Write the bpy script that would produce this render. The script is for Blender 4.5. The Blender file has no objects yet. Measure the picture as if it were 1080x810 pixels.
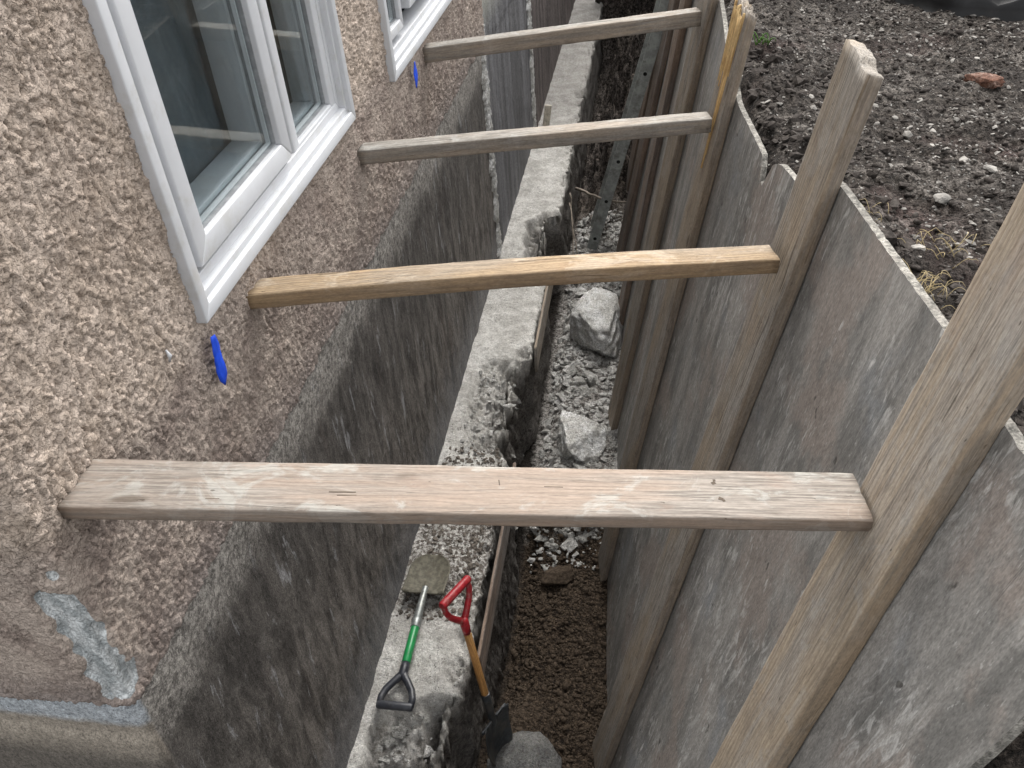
import bpy, math, random
import numpy as np
from mathutils import Vector, Matrix
random.seed(7); rng = np.random.default_rng(7)
C = bpy.context.scene.collection
PI = math.pi

# ------------------------------------------------------------------ noise
_perm = np.random.default_rng(3).permutation(256); _perm = np.concatenate([_perm, _perm, _perm])
_g = np.random.default_rng(4).normal(size=(256, 3)); _g /= np.linalg.norm(_g, axis=1)[:, None]
def perlin(P):
    P = np.asarray(P, float); i = np.floor(P).astype(int); f = P - i; i = i & 255
    u = f * f * f * (f * (f * 6 - 15) + 10); out = 0
    for dx in (0, 1):
        for dy in (0, 1):
            for dz in (0, 1):
                h = _perm[_perm[_perm[(i[:, 0] + dx) & 255] + ((i[:, 1] + dy) & 255)] + ((i[:, 2] + dz) & 255)]
                d = f - np.array([dx, dy, dz]); w = (u[:, 0] if dx else 1 - u[:, 0]) * (u[:, 1] if dy else 1 - u[:, 1]) * (u[:, 2] if dz else 1 - u[:, 2])
                out = out + w * (d * _g[h]).sum(1)
    return out * 1.5
def fbm(P, o=4, lac=2.03, gain=.5):
    P = np.asarray(P, float); a = 1; s = 0
    for k in range(o):
        s = s + a * perlin(P + k * 17.3); P = P * lac; a *= gain
    return s
def sst(a, b, x):
    t = np.clip((x - a) / (b - a), 0, 1); return t * t * (3 - 2 * t)
def axis(*segs):
    out = [segs[0][0]]
    for a, b, st in segs:
        n = max(1, int(round((b - a) / st))); out += list(np.linspace(a, b, n + 1)[1:])
    return np.array(out)

# ------------------------------------------------------------------ object helpers
def props(o, label=None, cat=None, group=None, kind=None):
    if label: o['label'] = label
    if cat: o['category'] = cat
    if group: o['group'] = group
    if kind: o['kind'] = kind
    return o
def empty(name, loc=(0, 0, 0), rot=(0, 0, 0)):
    o = bpy.data.objects.new(name, None); C.objects.link(o); o.location = loc; o.rotation_euler = rot; o.empty_display_size = .1
    return o
def mesh_obj(name, V, F, mat, parent=None, smooth=True):
    me = bpy.data.meshes.new(name); me.from_pydata([tuple(v) for v in V] if not isinstance(V, np.ndarray) else V.tolist(), [], F if isinstance(F, list) else F.tolist())
    me.update(); me.materials.append(mat)
    if smooth: me.polygons.foreach_set('use_smooth', [True] * len(me.polygons))
    o = bpy.data.objects.new(name, me); C.objects.link(o)
    if parent: o.parent = parent
    return o
def grid_faces(nr, nc, flip=False):
    r, c = np.meshgrid(np.arange(nr - 1), np.arange(nc - 1), indexing='ij'); a = (r * nc + c).ravel()
    F = np.stack([a, a + 1, a + nc + 1, a + nc], 1)
    return F[:, ::-1] if flip else F
class MB:
    def __init__(s): s.V = []; s.F = []
    def add(s, V, F):
        n = len(s.V); s.V += [tuple(v) for v in V]; s.F += [tuple(i + n for i in f) for f in F]; return s
    def box(s, a, b):
        x0, y0, z0 = a; x1, y1, z1 = b
        return s.add([(x0, y0, z0), (x1, y0, z0), (x1, y1, z0), (x0, y1, z0), (x0, y0, z1), (x1, y0, z1), (x1, y1, z1), (x0, y1, z1)],
                     [(0, 3, 2, 1), (4, 5, 6, 7), (0, 1, 5, 4), (1, 2, 6, 5), (2, 3, 7, 6), (3, 0, 4, 7)])
    def tube(s, pts, rad, n=14, flat=1.0, up=(0, 0, 1)):
        pts = [Vector(p) for p in pts]; rad = rad if hasattr(rad, '__len__') else [rad] * len(pts); V = []
        for i, p in enumerate(pts):
            t = (pts[min(i + 1, len(pts) - 1)] - pts[max(i - 1, 0)]).normalized()
            u = Vector(up) - t * t.dot(Vector(up))
            if u.length < 1e-3: u = Vector((0, 1, 0)) - t * t.y
            u.normalize(); w = t.cross(u)
            for k in range(n):
                a = 2 * PI * k / n; V.append(p + (u * math.cos(a) * flat + w * math.sin(a)) * rad[i])
        F = []
        for i in range(len(pts) - 1):
            for k in range(n):
                F.append((i * n + k, i * n + (k + 1) % n, (i + 1) * n + (k + 1) % n, (i + 1) * n + k))
        F.append(tuple(range(n))[::-1]); F.append(tuple((len(pts) - 1) * n + k for k in range(n)))
        return s.add(V, F)
    def build(s, name, mat, parent=None, bevel=0, smooth=False, seg=2):
        o = mesh_obj(name, s.V, s.F, mat, parent, smooth or bevel > 0)
        if bevel:
            m = o.modifiers.new('b', 'BEVEL'); m.width = bevel; m.segments = seg; m.limit_method = 'ANGLE'; m.harden_normals = False; m.angle_limit = .6
        return o

# ------------------------------------------------------------------ material helpers
class NT:
    def __init__(s, name):
        s.m = bpy.data.materials.new(name); s.m.use_nodes = True; s.t = s.m.node_tree; s.t.nodes.clear()
        s.out = s.t.nodes.new('ShaderNodeOutputMaterial'); s.b = s.t.nodes.new('ShaderNodeBsdfPrincipled'); s.t.links.new(s.b.outputs[0], s.out.inputs[0])
        s.tc = s.t.nodes.new('ShaderNodeTexCoord'); s.b.inputs['Specular IOR Level'].default_value = .25
    def n(s, ty, **kw):
        nd = s.t.nodes.new(ty)
        for k, v in kw.items():
            if k in ('operation', 'blend_type', 'data_type', 'feature', 'distance', 'interpolation_type', 'noise_dimensions', 'wave_type', 'bands_direction', 'rings_direction', 'vector_type', 'clamp', 'normalize'): setattr(nd, k, v)
        return nd
    def put(s, sock, v):
        if v is None: return
        if isinstance(v, bpy.types.NodeSocket): s.t.links.new(v, sock)
        elif isinstance(v, (tuple, list)) and sock.type == 'RGBA': sock.default_value = (*v[:3], 1)
        else: sock.default_value = v
    off = None
    def obj(s):
        if s.off is None: return s.tc.outputs['Object']
        m = s.n('ShaderNodeVectorMath', operation='ADD'); s.put(m.inputs[0], s.tc.outputs['Object']); m.inputs[1].default_value = s.off; return m.outputs[0]
    def rnd(s, amt=37.0):
        oi = s.n('ShaderNodeObjectInfo'); m = s.n('ShaderNodeVectorMath', operation='SCALE'); cx = s.n('ShaderNodeCombineXYZ')
        s.put(cx.inputs[0], oi.outputs['Random']); s.put(cx.inputs[1], oi.outputs['Random']); s.put(cx.inputs[2], oi.outputs['Random'])
        s.put(m.inputs[0], cx.outputs[0]); m.inputs['Scale'].default_value = amt
        a = s.n('ShaderNodeVectorMath', operation='ADD'); s.put(a.inputs[0], s.obj()); s.put(a.inputs[1], m.outputs[0]); return a.outputs[0]
    def map(s, v, sc=(1, 1, 1), loc=(0, 0, 0), rot=(0, 0, 0)):
        m = s.n('ShaderNodeMapping'); s.put(m.inputs[0], v); m.inputs[1].default_value = loc; m.inputs[2].default_value = rot; m.inputs[3].default_value = sc; return m.outputs[0]
    def noise(s, v, sc=5, det=4, ro=.55, dist=0, col=False):
        m = s.n('ShaderNodeTexNoise'); s.put(m.inputs['Vector'], v); m.inputs['Scale'].default_value = sc; m.inputs['Detail'].default_value = det
        m.inputs['Roughness'].default_value = ro; m.inputs['Distortion'].default_value = dist; return m.outputs['Color' if col else 'Fac']
    def vor(s, v, sc=5, feature='F1', out='Distance', rnd=1):
        m = s.n('ShaderNodeTexVoronoi', feature=feature); s.put(m.inputs['Vector'], v); m.inputs['Scale'].default_value = sc; m.inputs['Randomness'].default_value = rnd; return m.outputs[out]
    def wave(s, v, sc=5, dist=2, det=2, dsc=1, direction='X'):
        m = s.n('ShaderNodeTexWave', bands_direction=direction); s.put(m.inputs['Vector'], v); m.inputs['Scale'].default_value = sc; m.inputs['Distortion'].default_value = dist
        m.inputs['Detail'].default_value = det; m.inputs['Detail Scale'].default_value = dsc; return m.outputs['Fac']
    def mr(s, v, a, b, c=0, d=1, smooth=True):
        m = s.n('ShaderNodeMapRange', interpolation_type='SMOOTHSTEP' if smooth else 'LINEAR'); s.put(m.inputs['Value'], v)
        for k, x in zip(('From Min', 'From Max', 'To Min', 'To Max'), (a, b, c, d)): m.inputs[k].default_value = x
        return m.outputs[0]
    def math(s, op, a, b=None):
        m = s.n('ShaderNodeMath', operation=op); s.put(m.inputs[0], a); s.put(m.inputs[1], b); return m.outputs[0]
    def mix(s, f, a, b, bt='MIX'):
        m = s.n('ShaderNodeMix', data_type='RGBA', blend_type=bt); s.put(m.inputs[0], f); s.put(m.inputs[6], a); s.put(m.inputs[7], b); return m.outputs[2]
    def xyz(s, v):
        m = s.n('ShaderNodeSeparateXYZ'); s.put(m.inputs[0], v); return m.outputs
    def bump(s, h, st=.5, dist=.01, nrm=None):
        m = s.n('ShaderNodeBump'); s.put(m.inputs['Height'], h); m.inputs['Strength'].default_value = st; m.inputs['Distance'].default_value = dist; s.put(m.inputs['Normal'], nrm); return m.outputs[0]
    def done(s, col, rough=.85, nrm=None, spec=None, metal=None, grit=0, gsc=1.0, gmap=None):
        if grit:
            gv = s.map(s.obj(), gmap) if gmap else s.obj()
            g1 = s.noise(gv, 230 * gsc, 2, .6); g2 = s.noise(gv, 75 * gsc, 3, .65)
            gg = s.math('ADD', s.math('MULTIPLY', s.math('SUBTRACT', g1, .5), 3.2 * grit), s.math('MULTIPLY', s.math('SUBTRACT', g2, .5), 2.4 * grit))
            gg = s.math('MAXIMUM', s.math('ADD', gg, 1.0), .25)
            cm = s.n('ShaderNodeVectorMath', operation='SCALE'); s.put(cm.inputs[0], col); s.put(cm.inputs['Scale'], gg); col = cm.outputs[0]
        s.put(s.b.inputs['Base Color'], col); s.put(s.b.inputs['Roughness'], rough); s.put(s.b.inputs['Normal'], nrm)
        if spec is not None: s.b.inputs['Specular IOR Level'].default_value = spec
        if metal is not None: s.b.inputs['Metallic'].default_value = metal
        return s.m

def wood(name, light, dark, grey, greyness=.5, dirt=.3, dirtcol=(.12, .10, .085), splot=0, splotcol=(.45, .45, .43), knots=True, rough=.8, ringamt=.6, checks=.7, grit=.5, grain=1.0, edge=.6):
    s = NT(name); v = s.rnd()
    big = s.noise(s.map(v, (1.3, 5, 5)), 1, 3, .5)
    fine = s.noise(s.map(v, (7, 210, 210)), 1, 4, .7)
    warp = s.noise(s.map(v, (3, 14, 14)), 1, 2, .5, 0, True)
    w2 = s.n('ShaderNodeVectorMath', operation='SCALE'); s.put(w2.inputs[0], warp); w2.inputs['Scale'].default_value = .05
    va = s.n('ShaderNodeVectorMath', operation='ADD'); s.put(va.inputs[0], v); s.put(va.inputs[1], w2.outputs[0]); va = va.outputs[0]
    # knots: cells stretched along the board, nearly constant through the thickness
    kv = s.map(va, (2.6, 9, 4)); kd = s.vor(kv, 1, 'F1'); kr = s.xyz(s.vor(kv, 1, 'F1', 'Color'))[0]; ksel = s.mr(kr, .40, .42)
    kin = s.math('MULTIPLY', s.mr(kd, .05, .13, 1, 0), ksel); khalo = s.math('MULTIPLY', s.mr(kd, .10, .40, 1, 0), ksel)
    ring = s.wave(s.map(va, (.5, 11, 7)), 2.2, 4.5, 3, 1.0, 'Y')
    kring = s.math('ADD', s.math('MULTIPLY', s.math('SINE', s.math('MULTIPLY', kd, 75)), .5), .5)
    ring = s.math('ADD', s.math('MULTIPLY', ring, s.math('SUBTRACT', 1.0, khalo)), s.math('MULTIPLY', kring, khalo))
    ring = s.mr(ring, .25, .95, 0, 1)
    c = s.mix(s.math('MULTIPLY', ring, ringamt), light, dark)
    strk = s.noise(s.map(v, (1.8, 42, 42), (2, 8, 4)), 1, 6, .7)
    c = s.mix(s.mr(strk, .50, .64, 0, .75 * grain), c, dark); c = s.mix(s.mr(strk, .47, .34, 0, .55 * grain), c, tuple(min(1, x * 1.25) for x in light))
    c = s.mix(s.mr(fine, .48, .68, 0, .85 * grain), c, tuple(x * .75 for x in dark))
    gm = s.mr(s.math('ADD', big, s.math('MULTIPLY', s.math('SUBTRACT', strk, .5), .6)), .62 - greyness * .5, .78 - greyness * .35)
    gcol = s.mix(s.mr(fine, .42, .62), tuple(min(1, x * 1.18) for x in grey), tuple(x * .62 for x in grey))
    c = s.mix(s.math('MULTIPLY', gm, .85), c, gcol)
    dn = s.noise(s.map(v, (5, 14, 14)), 1, 8, .72)
    c = s.mix(s.math('MULTIPLY', s.mr(dn, .50, .66), dirt), c, dirtcol)
    if splot:
        sn = s.noise(s.map(v, (7, 10, 10), (3, 4, 5)), 1, 8, .68, .8)
        c = s.mix(s.math('MULTIPLY', s.mr(sn, .52, .62), splot), c, splotcol)
        rn = s.noise(s.map(v, (3.1, 6, 6), (13, 14, 5)), 1, 5, .6, .4); c = s.mix(s.math('MULTIPLY', s.mr(rn, .56, .68), splot * .6), c, tuple(x * y for x, y in zip(light, (1.0, .80, .72))))
    ck = s.noise(s.map(va, (1.6, 95, 95), (9, 1, 2)), 1, 2, .5)
    ckm = s.math('MULTIPLY', s.mr(ck, .66, .72), checks)
    c = s.mix(ckm, c, tuple(x * .28 for x in dark))
    nick = s.mr(s.noise(s.map(v, (30, 75, 75), (4, 1, 2)), 1, 2, .5), .73, .77); c = s.mix(s.math('MULTIPLY', nick, .7), c, tuple(x * .3 for x in dark))
    h = s.math('SUBTRACT', s.math('ADD', s.math('MULTIPLY', fine, .7), s.math('ADD', s.math('MULTIPLY', ring, .2), s.math('MULTIPLY', strk, .6))), s.math('MULTIPLY', s.math('ADD', ckm, nick), .8))
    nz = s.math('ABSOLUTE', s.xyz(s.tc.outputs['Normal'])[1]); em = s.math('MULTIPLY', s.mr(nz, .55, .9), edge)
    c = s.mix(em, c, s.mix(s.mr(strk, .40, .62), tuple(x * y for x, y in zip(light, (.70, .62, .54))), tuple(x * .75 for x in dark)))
    if knots: c = s.mix(s.math('MULTIPLY', kin, .85), c, tuple(x * .38 for x in dark)); c = s.mix(s.math('MULTIPLY', khalo, .25), c, dark)
    return s.done(c, rough, s.bump(h, .7, .004), grit=grit * .45, gmap=(.35, 1, 1))

def m_stucco():
    s = NT('stucco'); s.off = (0, .96, -2.7); v = s.obj(); p = s.xyz(v)
    big = s.noise(v, 2.2, 5, .6); mid = s.noise(v, 14, 5, .6); fine = s.noise(v, 140, 4, .7)
    c = s.mix(s.mr(mid, .35, .65), (.44, .36, .295), (.54, .45, .38))
    # the wall below the old soil line is dirtier and greyer
    zl = s.math('ADD', p[2], s.math('ADD', s.math('MULTIPLY', s.math('SUBTRACT', big, .5), .25), s.math('MULTIPLY', p[1], -.03)))
    low = s.mr(zl, .13, .27, 1, 0)
    dirty = s.mix(s.mr(s.noise(v, 7, 6, .65), .35, .62), (.25, .20, .175), (.43, .36, .31))
    c = s.mix(s.math('MULTIPLY', low, .85), c, dirty)
    vlow = s.mr(s.math('ADD', p[2], s.math('MULTIPLY', mid, .12)), -.26, -.05, 1, 0)
    c = s.mix(s.math('MULTIPLY', vlow, s.mr(mid, .35, .6, .25, .75)), c, (.27, .235, .22))
    c = s.mix(s.math('MULTIPLY', s.mr(big, .5, .72), .35), c, (.30, .23, .18))
    c = s.mix(s.mr(s.noise(v, 60, 3, .6), .62, .74, 0, .3), c, (.18, .13, .10))
    # scraped pale blue-grey undercoat at the damaged corner
    return s, v, p, c, fine, mid
def stucco_final():
    s, v, p, c, fine, mid = m_stucco()
    a = s.t.nodes.new('ShaderNodeAttribute'); a.attribute_name = 'scraped'
    sm = s.mr(a.outputs['Fac'], .45, .55)
    uc = s.mix(s.mr(s.noise(s.map(v, (1, 1, .5)), 30, 5, .7), .4, .6), (.36, .385, .39), (.66, .68, .68))
    c = s.mix(sm, c, uc)
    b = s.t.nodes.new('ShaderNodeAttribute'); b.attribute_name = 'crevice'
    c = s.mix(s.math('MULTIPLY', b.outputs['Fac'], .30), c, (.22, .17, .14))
    return s.done(c, .9, s.bump(s.math('ADD', s.math('MULTIPLY', fine, .8), s.math('MULTIPLY', s.mr(s.noise(v, 95, 3, .6, .5), .44, .56), .9)), .9, .0045), grit=.28)

def m_found():
    s = NT('foundation_concrete'); s.off = (0, .96, -2.7); v = s.obj(); p = s.xyz(v)
    st = s.noise(s.map(v, (11, 11, 3.2)), 1, 8, .72, .5)
    st2 = s.noise(s.map(v, (5, 5, .9), (3, 1, 0)), 1, 5, .6)
    blot = s.noise(v, 9, 6, .7); fine = s.noise(v, 160, 4, .7)
    c = s.mix(s.mr(st, .36, .64), (.066, .059, .053), (.195, .176, .158))
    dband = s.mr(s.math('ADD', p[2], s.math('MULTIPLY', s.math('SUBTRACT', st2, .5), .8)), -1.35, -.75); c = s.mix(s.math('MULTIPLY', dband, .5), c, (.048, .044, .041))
    c = s.mix(s.math('MULTIPLY', s.mr(blot, .50, .66), .35), c, (.17, .158, .145))
    c = s.mix(s.math('MULTIPLY', s.mr(st2, .58, .72), .35), c, (.13, .095, .08))
    # whitish vertical scuffs
    sc = s.noise(s.map(v, (16, 16, 3.4), (7, 7, 7)), 1, 6, .66, .4); c = s.mix(s.math('MULTIPLY', s.mr(sc, .585, .67), .65), c, (.33, .33, .335))
    # pale strip under the stucco, bluish bleaching low down near the footing
    top = s.mr(s.math('ADD', p[2], s.math('MULTIPLY', s.math('SUBTRACT', s.noise(v, 9, 5, .65), .5), .30)), -.60, -.37)
    c = s.mix(s.math('MULTIPLY', top, s.mr(s.noise(v, 50, 5, .75), .38, .6, .2, 1)), c, (.46, .43, .39))
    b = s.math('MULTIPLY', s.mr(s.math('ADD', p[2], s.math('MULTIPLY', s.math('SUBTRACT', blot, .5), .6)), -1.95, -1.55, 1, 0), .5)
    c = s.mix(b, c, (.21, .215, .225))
    # newer, greyer wall section past the first mortar ridge with board marks
    far = s.mr(p[1], 5.9, 5.98); lines = s.noise(s.map(v, (1, 7, .35)), 1, 5, .65)
    fc = s.mix(s.mr(lines, .38, .66), (.105, .103, .105), (.19, .19, .20))
    vl = s.mr(s.noise(s.map(v, (1, 34, .5), (2, 2, 2)), 1, 1, .4), .68, .74); fc = s.mix(s.math('MULTIPLY', vl, .5), fc, (.05, .045, .045))
    fc = s.mix(s.math('MULTIPLY', s.mr(p[2], -.35, 0), .7), fc, (.40, .40, .34))
    c = s.mix(far, c, fc)
    c = s.mix(s.math('MULTIPLY', s.mr(p[1], 8.35, 8.42), .75), c, s.mix(s.mr(lines, .35, .6), (.055, .042, .038), (.13, .10, .09)))
    # front face: pale blue-grey parge, then tan cement
    fr = s.mr(p[1], 1.0, .985); fz = s.math('ADD', p[2], s.math('MULTIPLY', s.math('SUBTRACT', blot, .5), .05))
    f1 = s.mix(s.mr(fz, -.44, -.40), (.33, .29, .24), s.mix(s.mr(s.noise(v, 60, 4, .7), .35, .6), (.34, .365, .39), (.48, .51, .535)))
    f1 = s.mix(s.math('MULTIPLY', s.mr(fz, -.62, -.50, 1, 0), .8), f1, (.10, .09, .08))
    c = s.mix(fr, c, f1)
    pit = s.mr(s.vor(v, 85), .08, .22, 1, 0); c = s.mix(s.math('MULTIPLY', pit, .4), c, (.02, .018, .017))
    c = s.mix(s.mr(fine, .60, .75, 0, .5), c, (.30, .28, .26)); c = s.mix(s.mr(fine, .42, .30, 0, .6), c, (.015, .013, .012))
    return s.done(c, .85, s.bump(s.math('ADD', s.math('MULTIPLY', st, 2), fine), .8, .007), grit=.6, gmap=(1, 1, .7))

def m_concrete(name, a, b, dirt, dirtamt=.5, pits=.5, far=False, sc=1):
    s = NT(name); s.off = (0, .96, -2.7) if far else None; v = s.obj()
    n1 = s.noise(v, 6 * sc, 6, .65); n2 = s.noise(v, 45 * sc, 5, .7); n3 = s.noise(v, 180, 3, .7)
    c = s.mix(s.mr(n1, .38, .62), a, b)
    c = s.mix(s.math('MULTIPLY', s.mr(n2, .50, .68), dirtamt), c, dirt)
    pv = s.mr(s.vor(v, 55 * sc), .10, .24, 1, 0); pm = s.mr(s.noise(v, 4.3, 3, .5), .42, .6)
    c = s.mix(s.math('MULTIPLY', s.math('MULTIPLY', pv, pm), pits), c, (.03, .025, .02))
    c = s.mix(s.mr(n3, .6, .75, 0, .35), c, tuple(x * .45 for x in dirt))
    if far:
        p = s.xyz(v)
        # soil trodden on to the top
        m = s.math('MULTIPLY', s.mr(s.math('ADD', p[1], s.math('MULTIPLY', n1, .5)), 2.62, 2.9), s.mr(s.math('ADD', p[1], s.math('MULTIPLY', n1, .5)), 3.9, 3.5))
        c = s.mix(s.math('MULTIPLY', m, s.mr(n2, .42, .56, .0, .9)), c, (.12, .10, .085))
        a2 = s.t.nodes.new('ShaderNodeAttribute'); a2.attribute_name = 'broken'
        c = s.mix(s.math('MULTIPLY', a2.outputs['Fac'], s.mr(s.noise(v, 16, 6, .7), .46, .66, .0, .55)), c, (.26, .235, .20))
        c = s.mix(s.math('MULTIPLY', s.mr(p[2], -2.02, -2.2), .9), c, s.mix(s.mr(n2, .4, .6), (.05, .043, .04), (.18, .165, .15)))
        c = s.mix(s.mr(p[1], 7.8, 9.5, 0, .55), c, (.17, .16, .15))
    return s.done(c, .9, s.bump(s.math('ADD', s.math('MULTIPLY', n2, 2.5), n3), .9, .008), grit=.48 if far else .75)

def m_soil(name, zones=False):
    s = NT(name); v = s.obj(); p = s.xyz(v)
    n1 = s.noise(v, 3, 6, .65); n2 = s.noise(v, 28, 6, .72); n3 = s.noise(v, 130, 3, .7)
    if zones:
        c = s.mix(s.mr(n2, .38, .64), (.028, .021, .016), (.115, .085, .060))
        g = s.mix(s.mr(n2, .36, .60), (.09, .08, .072), (.42, .40, .375))
        zy = s.math('ADD', p[1], s.math('MULTIPLY', s.math('SUBTRACT', n1, .5), .9))
        c = s.mix(s.math('MULTIPLY', s.mr(zy, 3.8, 4.05), s.mr(zy, 8.6, 7.2)), c, g)
        c = s.mix(s.mr(zy, 7.6, 9.0), c, s.mix(s.mr(n2, .4, .65), (.03, .026, .023), (.22, .19, .17)))
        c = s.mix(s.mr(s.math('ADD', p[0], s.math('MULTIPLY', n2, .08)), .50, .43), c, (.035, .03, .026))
    else:
        c = s.mix(s.mr(n2, .36, .66), (.022, .0185, .016), (.115, .10, .088))
        c = s.mix(s.math('MULTIPLY', s.mr(n1, .46, .64), s.mr(n2, .42, .6)), c, (.21, .19, .172))
        c = s.mix(s.math('MULTIPLY', s.mr(s.noise(v, 1.6, 3, .5), .56, .7), .5), c, (.10, .065, .06))
        sd = s.math('ADD', p[0], s.math('MULTIPLY', p[1], .13)); bk = s.mr(s.math('ADD', sd, s.math('MULTIPLY', n1, .9)), 2.75, 2.4); c = s.mix(s.math('MULTIPLY', bk, .8), c, s.mix(s.mr(n2, .42, .62), (.012, .010, .009), (.055, .045, .039)))
        pt = s.mr(s.noise(v, 2.3, 5, .6), .50, .62); c = s.mix(s.math('MULTIPLY', pt, .6), c, (.03, .025, .023))
        ch = s.vor(v, 60, 'F1', 'Color'); cd = s.vor(v, 60)
        chip = s.math('MULTIPLY', s.mr(cd, .2, .3, 1, 0), s.mr(s.xyz(ch)[0], .78, .82)); c = s.mix(s.math('MULTIPLY', chip, s.mr(n1, .4, .55)), c, (.38, .37, .35))
    return s.done(c, .95, s.bump(s.math('ADD', s.math('MULTIPLY', n2, 3), n3), 1, .016), .15, grit=1.1, gsc=.6)

def m_ply():
    s = NT('form_plywood'); v = s.rnd(11.0)
    st = s.noise(s.map(v, (9, 9, 1.1)), 1, 6, .65, .4); st2 = s.noise(s.map(v, (60, 60, 6)), 1, 4, .7)
    bl = s.noise(v, 2.2, 7, .62); fig = s.noise(s.map(v, (30, 30, 5.5), (4, 4, 4)), 1, 4, .6, 1.4)
    c = s.mix(s.mr(st, .34, .66), (.165, .16, .15), (.315, .30, .28))
    c = s.mix(s.math('MULTIPLY', s.mr(bl, .50, .60), .65), c, (.29, .245, .215))
    c = s.mix(s.math('MULTIPLY', s.mr(bl, .44, .30), .6), c, (.23, .245, .26))
    c = s.mix(s.math('MULTIPLY', s.mr(fig, .50, .66), s.mr(s.noise(v, 2.1, 4, .6), .42, .62, .05, .8)), c, (.50, .49, .47))
    c = s.mix(s.mr(st2, .54, .70, 0, .4), c, (.15, .145, .14))
    wh = s.noise(s.map(v, (22, 22, 4), (1, 7, 3)), 1, 5, .62); c = s.mix(s.math('MULTIPLY', s.mr(wh, .64, .70), .7), c, (.58, .57, .55))
    dk = s.noise(s.map(v, (14, 14, 9), (5, 1, 6)), 1, 3, .6); c = s.mix(s.math('MULTIPLY', s.mr(dk, .68, .72), .8), c, (.05, .045, .04))
    z = s.xyz(s.tc.outputs['Object'])[2]
    tint = s.math('MULTIPLY', s.mr(s.math('ADD', z, s.math('MULTIPLY', bl, .5)), .25, -.5, 0, .5), 1.0); c = s.mix(tint, c, (.23, .235, .25))
    ln = s.noise(s.map(v, (3, 75, 1.6), (2, 5, 8), (0.5, 0, 0)), 1, 3, .6); c = s.mix(s.math('MULTIPLY', s.mr(ln, .66, .72), .5), c, (.10, .095, .09))
    sp = s.noise(s.map(v, (90, 90, 30), (2, 2, 8)), 1, 3, .6); c = s.mix(s.math('MULTIPLY', s.mr(sp, .64, .72), .4), c, (.55, .54, .52))
    return s.done(c, .72, s.bump(s.math('ADD', st2, s.math('MULTIPLY', fig, .6)), .4, .003), .3, grit=.36, gmap=(1, 1, .3))

def plain(name, col, rough=.6, var=.25, sc=30, spec=.4, metal=None, bump=.2, dirt=None, dirtamt=.4, dsc=12, grit=0):
    s = NT(name); v = s.rnd(5.0); n = s.noise(v, sc, 5, .65)
    c = s.mix(s.mr(n, .35, .7), tuple(x * (1 - var) for x in col), tuple(min(1, x * (1 + var * .4)) for x in col))
    if dirt: c = s.mix(s.math('MULTIPLY', s.mr(s.noise(v, dsc, 6, .7), .50, .66), dirtamt), c, dirt)
    return s.done(c, rough, s.bump(n, bump, .003), spec, metal, grit=grit)

M = {}
M['stucco'] = stucco_final(); M['found'] = m_found(); M['ply'] = m_ply()
M['ply_edge'] = plain('plywood_edge', (.30, .285, .255), .85, .6, 60, .2, bump=.6, dirt=(.10, .09, .08), dirtamt=.8, dsc=30, grit=.6)
M['footing'] = m_concrete('footing_concrete', (.48, .465, .435), (.70, .685, .65), (.27, .245, .21), .5, .9, True)
M['rubble'] = m_concrete('rubble_concrete', (.34, .335, .315), (.58, .57, .55), (.16, .15, .13), .6, .7, sc=1.4)
M['mortar'] = m_concrete('mortar', (.55, .54, .51), (.75, .75, .74), (.22, .20, .17), .6, .4, sc=1.5)
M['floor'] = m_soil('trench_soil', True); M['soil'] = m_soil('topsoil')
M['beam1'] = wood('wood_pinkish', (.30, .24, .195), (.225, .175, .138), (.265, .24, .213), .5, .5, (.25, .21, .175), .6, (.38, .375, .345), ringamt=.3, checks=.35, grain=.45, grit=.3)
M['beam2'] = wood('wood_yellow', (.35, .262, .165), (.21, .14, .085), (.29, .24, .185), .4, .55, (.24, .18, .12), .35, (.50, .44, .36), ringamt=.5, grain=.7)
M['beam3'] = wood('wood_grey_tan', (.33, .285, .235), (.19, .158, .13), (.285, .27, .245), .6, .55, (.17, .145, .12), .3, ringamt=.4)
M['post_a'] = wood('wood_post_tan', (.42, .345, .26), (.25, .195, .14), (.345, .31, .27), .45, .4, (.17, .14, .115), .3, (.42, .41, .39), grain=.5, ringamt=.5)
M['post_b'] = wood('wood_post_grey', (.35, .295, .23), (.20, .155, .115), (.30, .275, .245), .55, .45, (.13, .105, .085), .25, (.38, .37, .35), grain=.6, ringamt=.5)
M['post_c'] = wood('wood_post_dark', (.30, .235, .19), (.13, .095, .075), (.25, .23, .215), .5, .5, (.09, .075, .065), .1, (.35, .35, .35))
M['fresh'] = wood('wood_fresh_split', (.72, .52, .26), (.42, .25, .10), (.60, .45, .25), .1, .2, knots=False)
M['vinyl'] = plain('white_vinyl', (.56, .57, .59), .38, .05, 6, .5, bump=.05, dirt=(.40, .385, .34), dirtamt=.35, dsc=9)
M['gasket'] = plain('grey_gasket', (.30, .31, .32), .5)
M['spacer'] = plain('spacer_metal', (.62, .65, .66), .4, .1, 8, .5)
M['room'] = plain('blue_grey_cloth', (.095, .115, .13), .9, .3, 5)
M['curtain'] = plain('brown_curtain_cloth', (.17, .165, .135), .9, .3, 12)
M['tape'] = plain('blue_tape', (.012, .07, .62), .6, .25, 20, .3)
M['red'] = plain('red_plastic', (.36, .018, .026), .42, .3, 40, .4, dirt=(.24, .14, .12), dirtamt=.6, dsc=25)
M['green'] = plain('green_plastic', (.012, .25, .07), .35, .2, 20, .5, dirt=(.12, .16, .11), dirtamt=.5, dsc=30)
M['black'] = plain('black_plastic', (.030, .033, .042), .42, .3, 60, .5, dirt=(.18, .17, .16), dirtamt=.3, dsc=20)
M['steel'] = plain('dull_steel', (.33, .35, .34), .45, .35, 40, .5, .6, dirt=(.16, .14, .11), dirtamt=.6, dsc=18)
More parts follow.
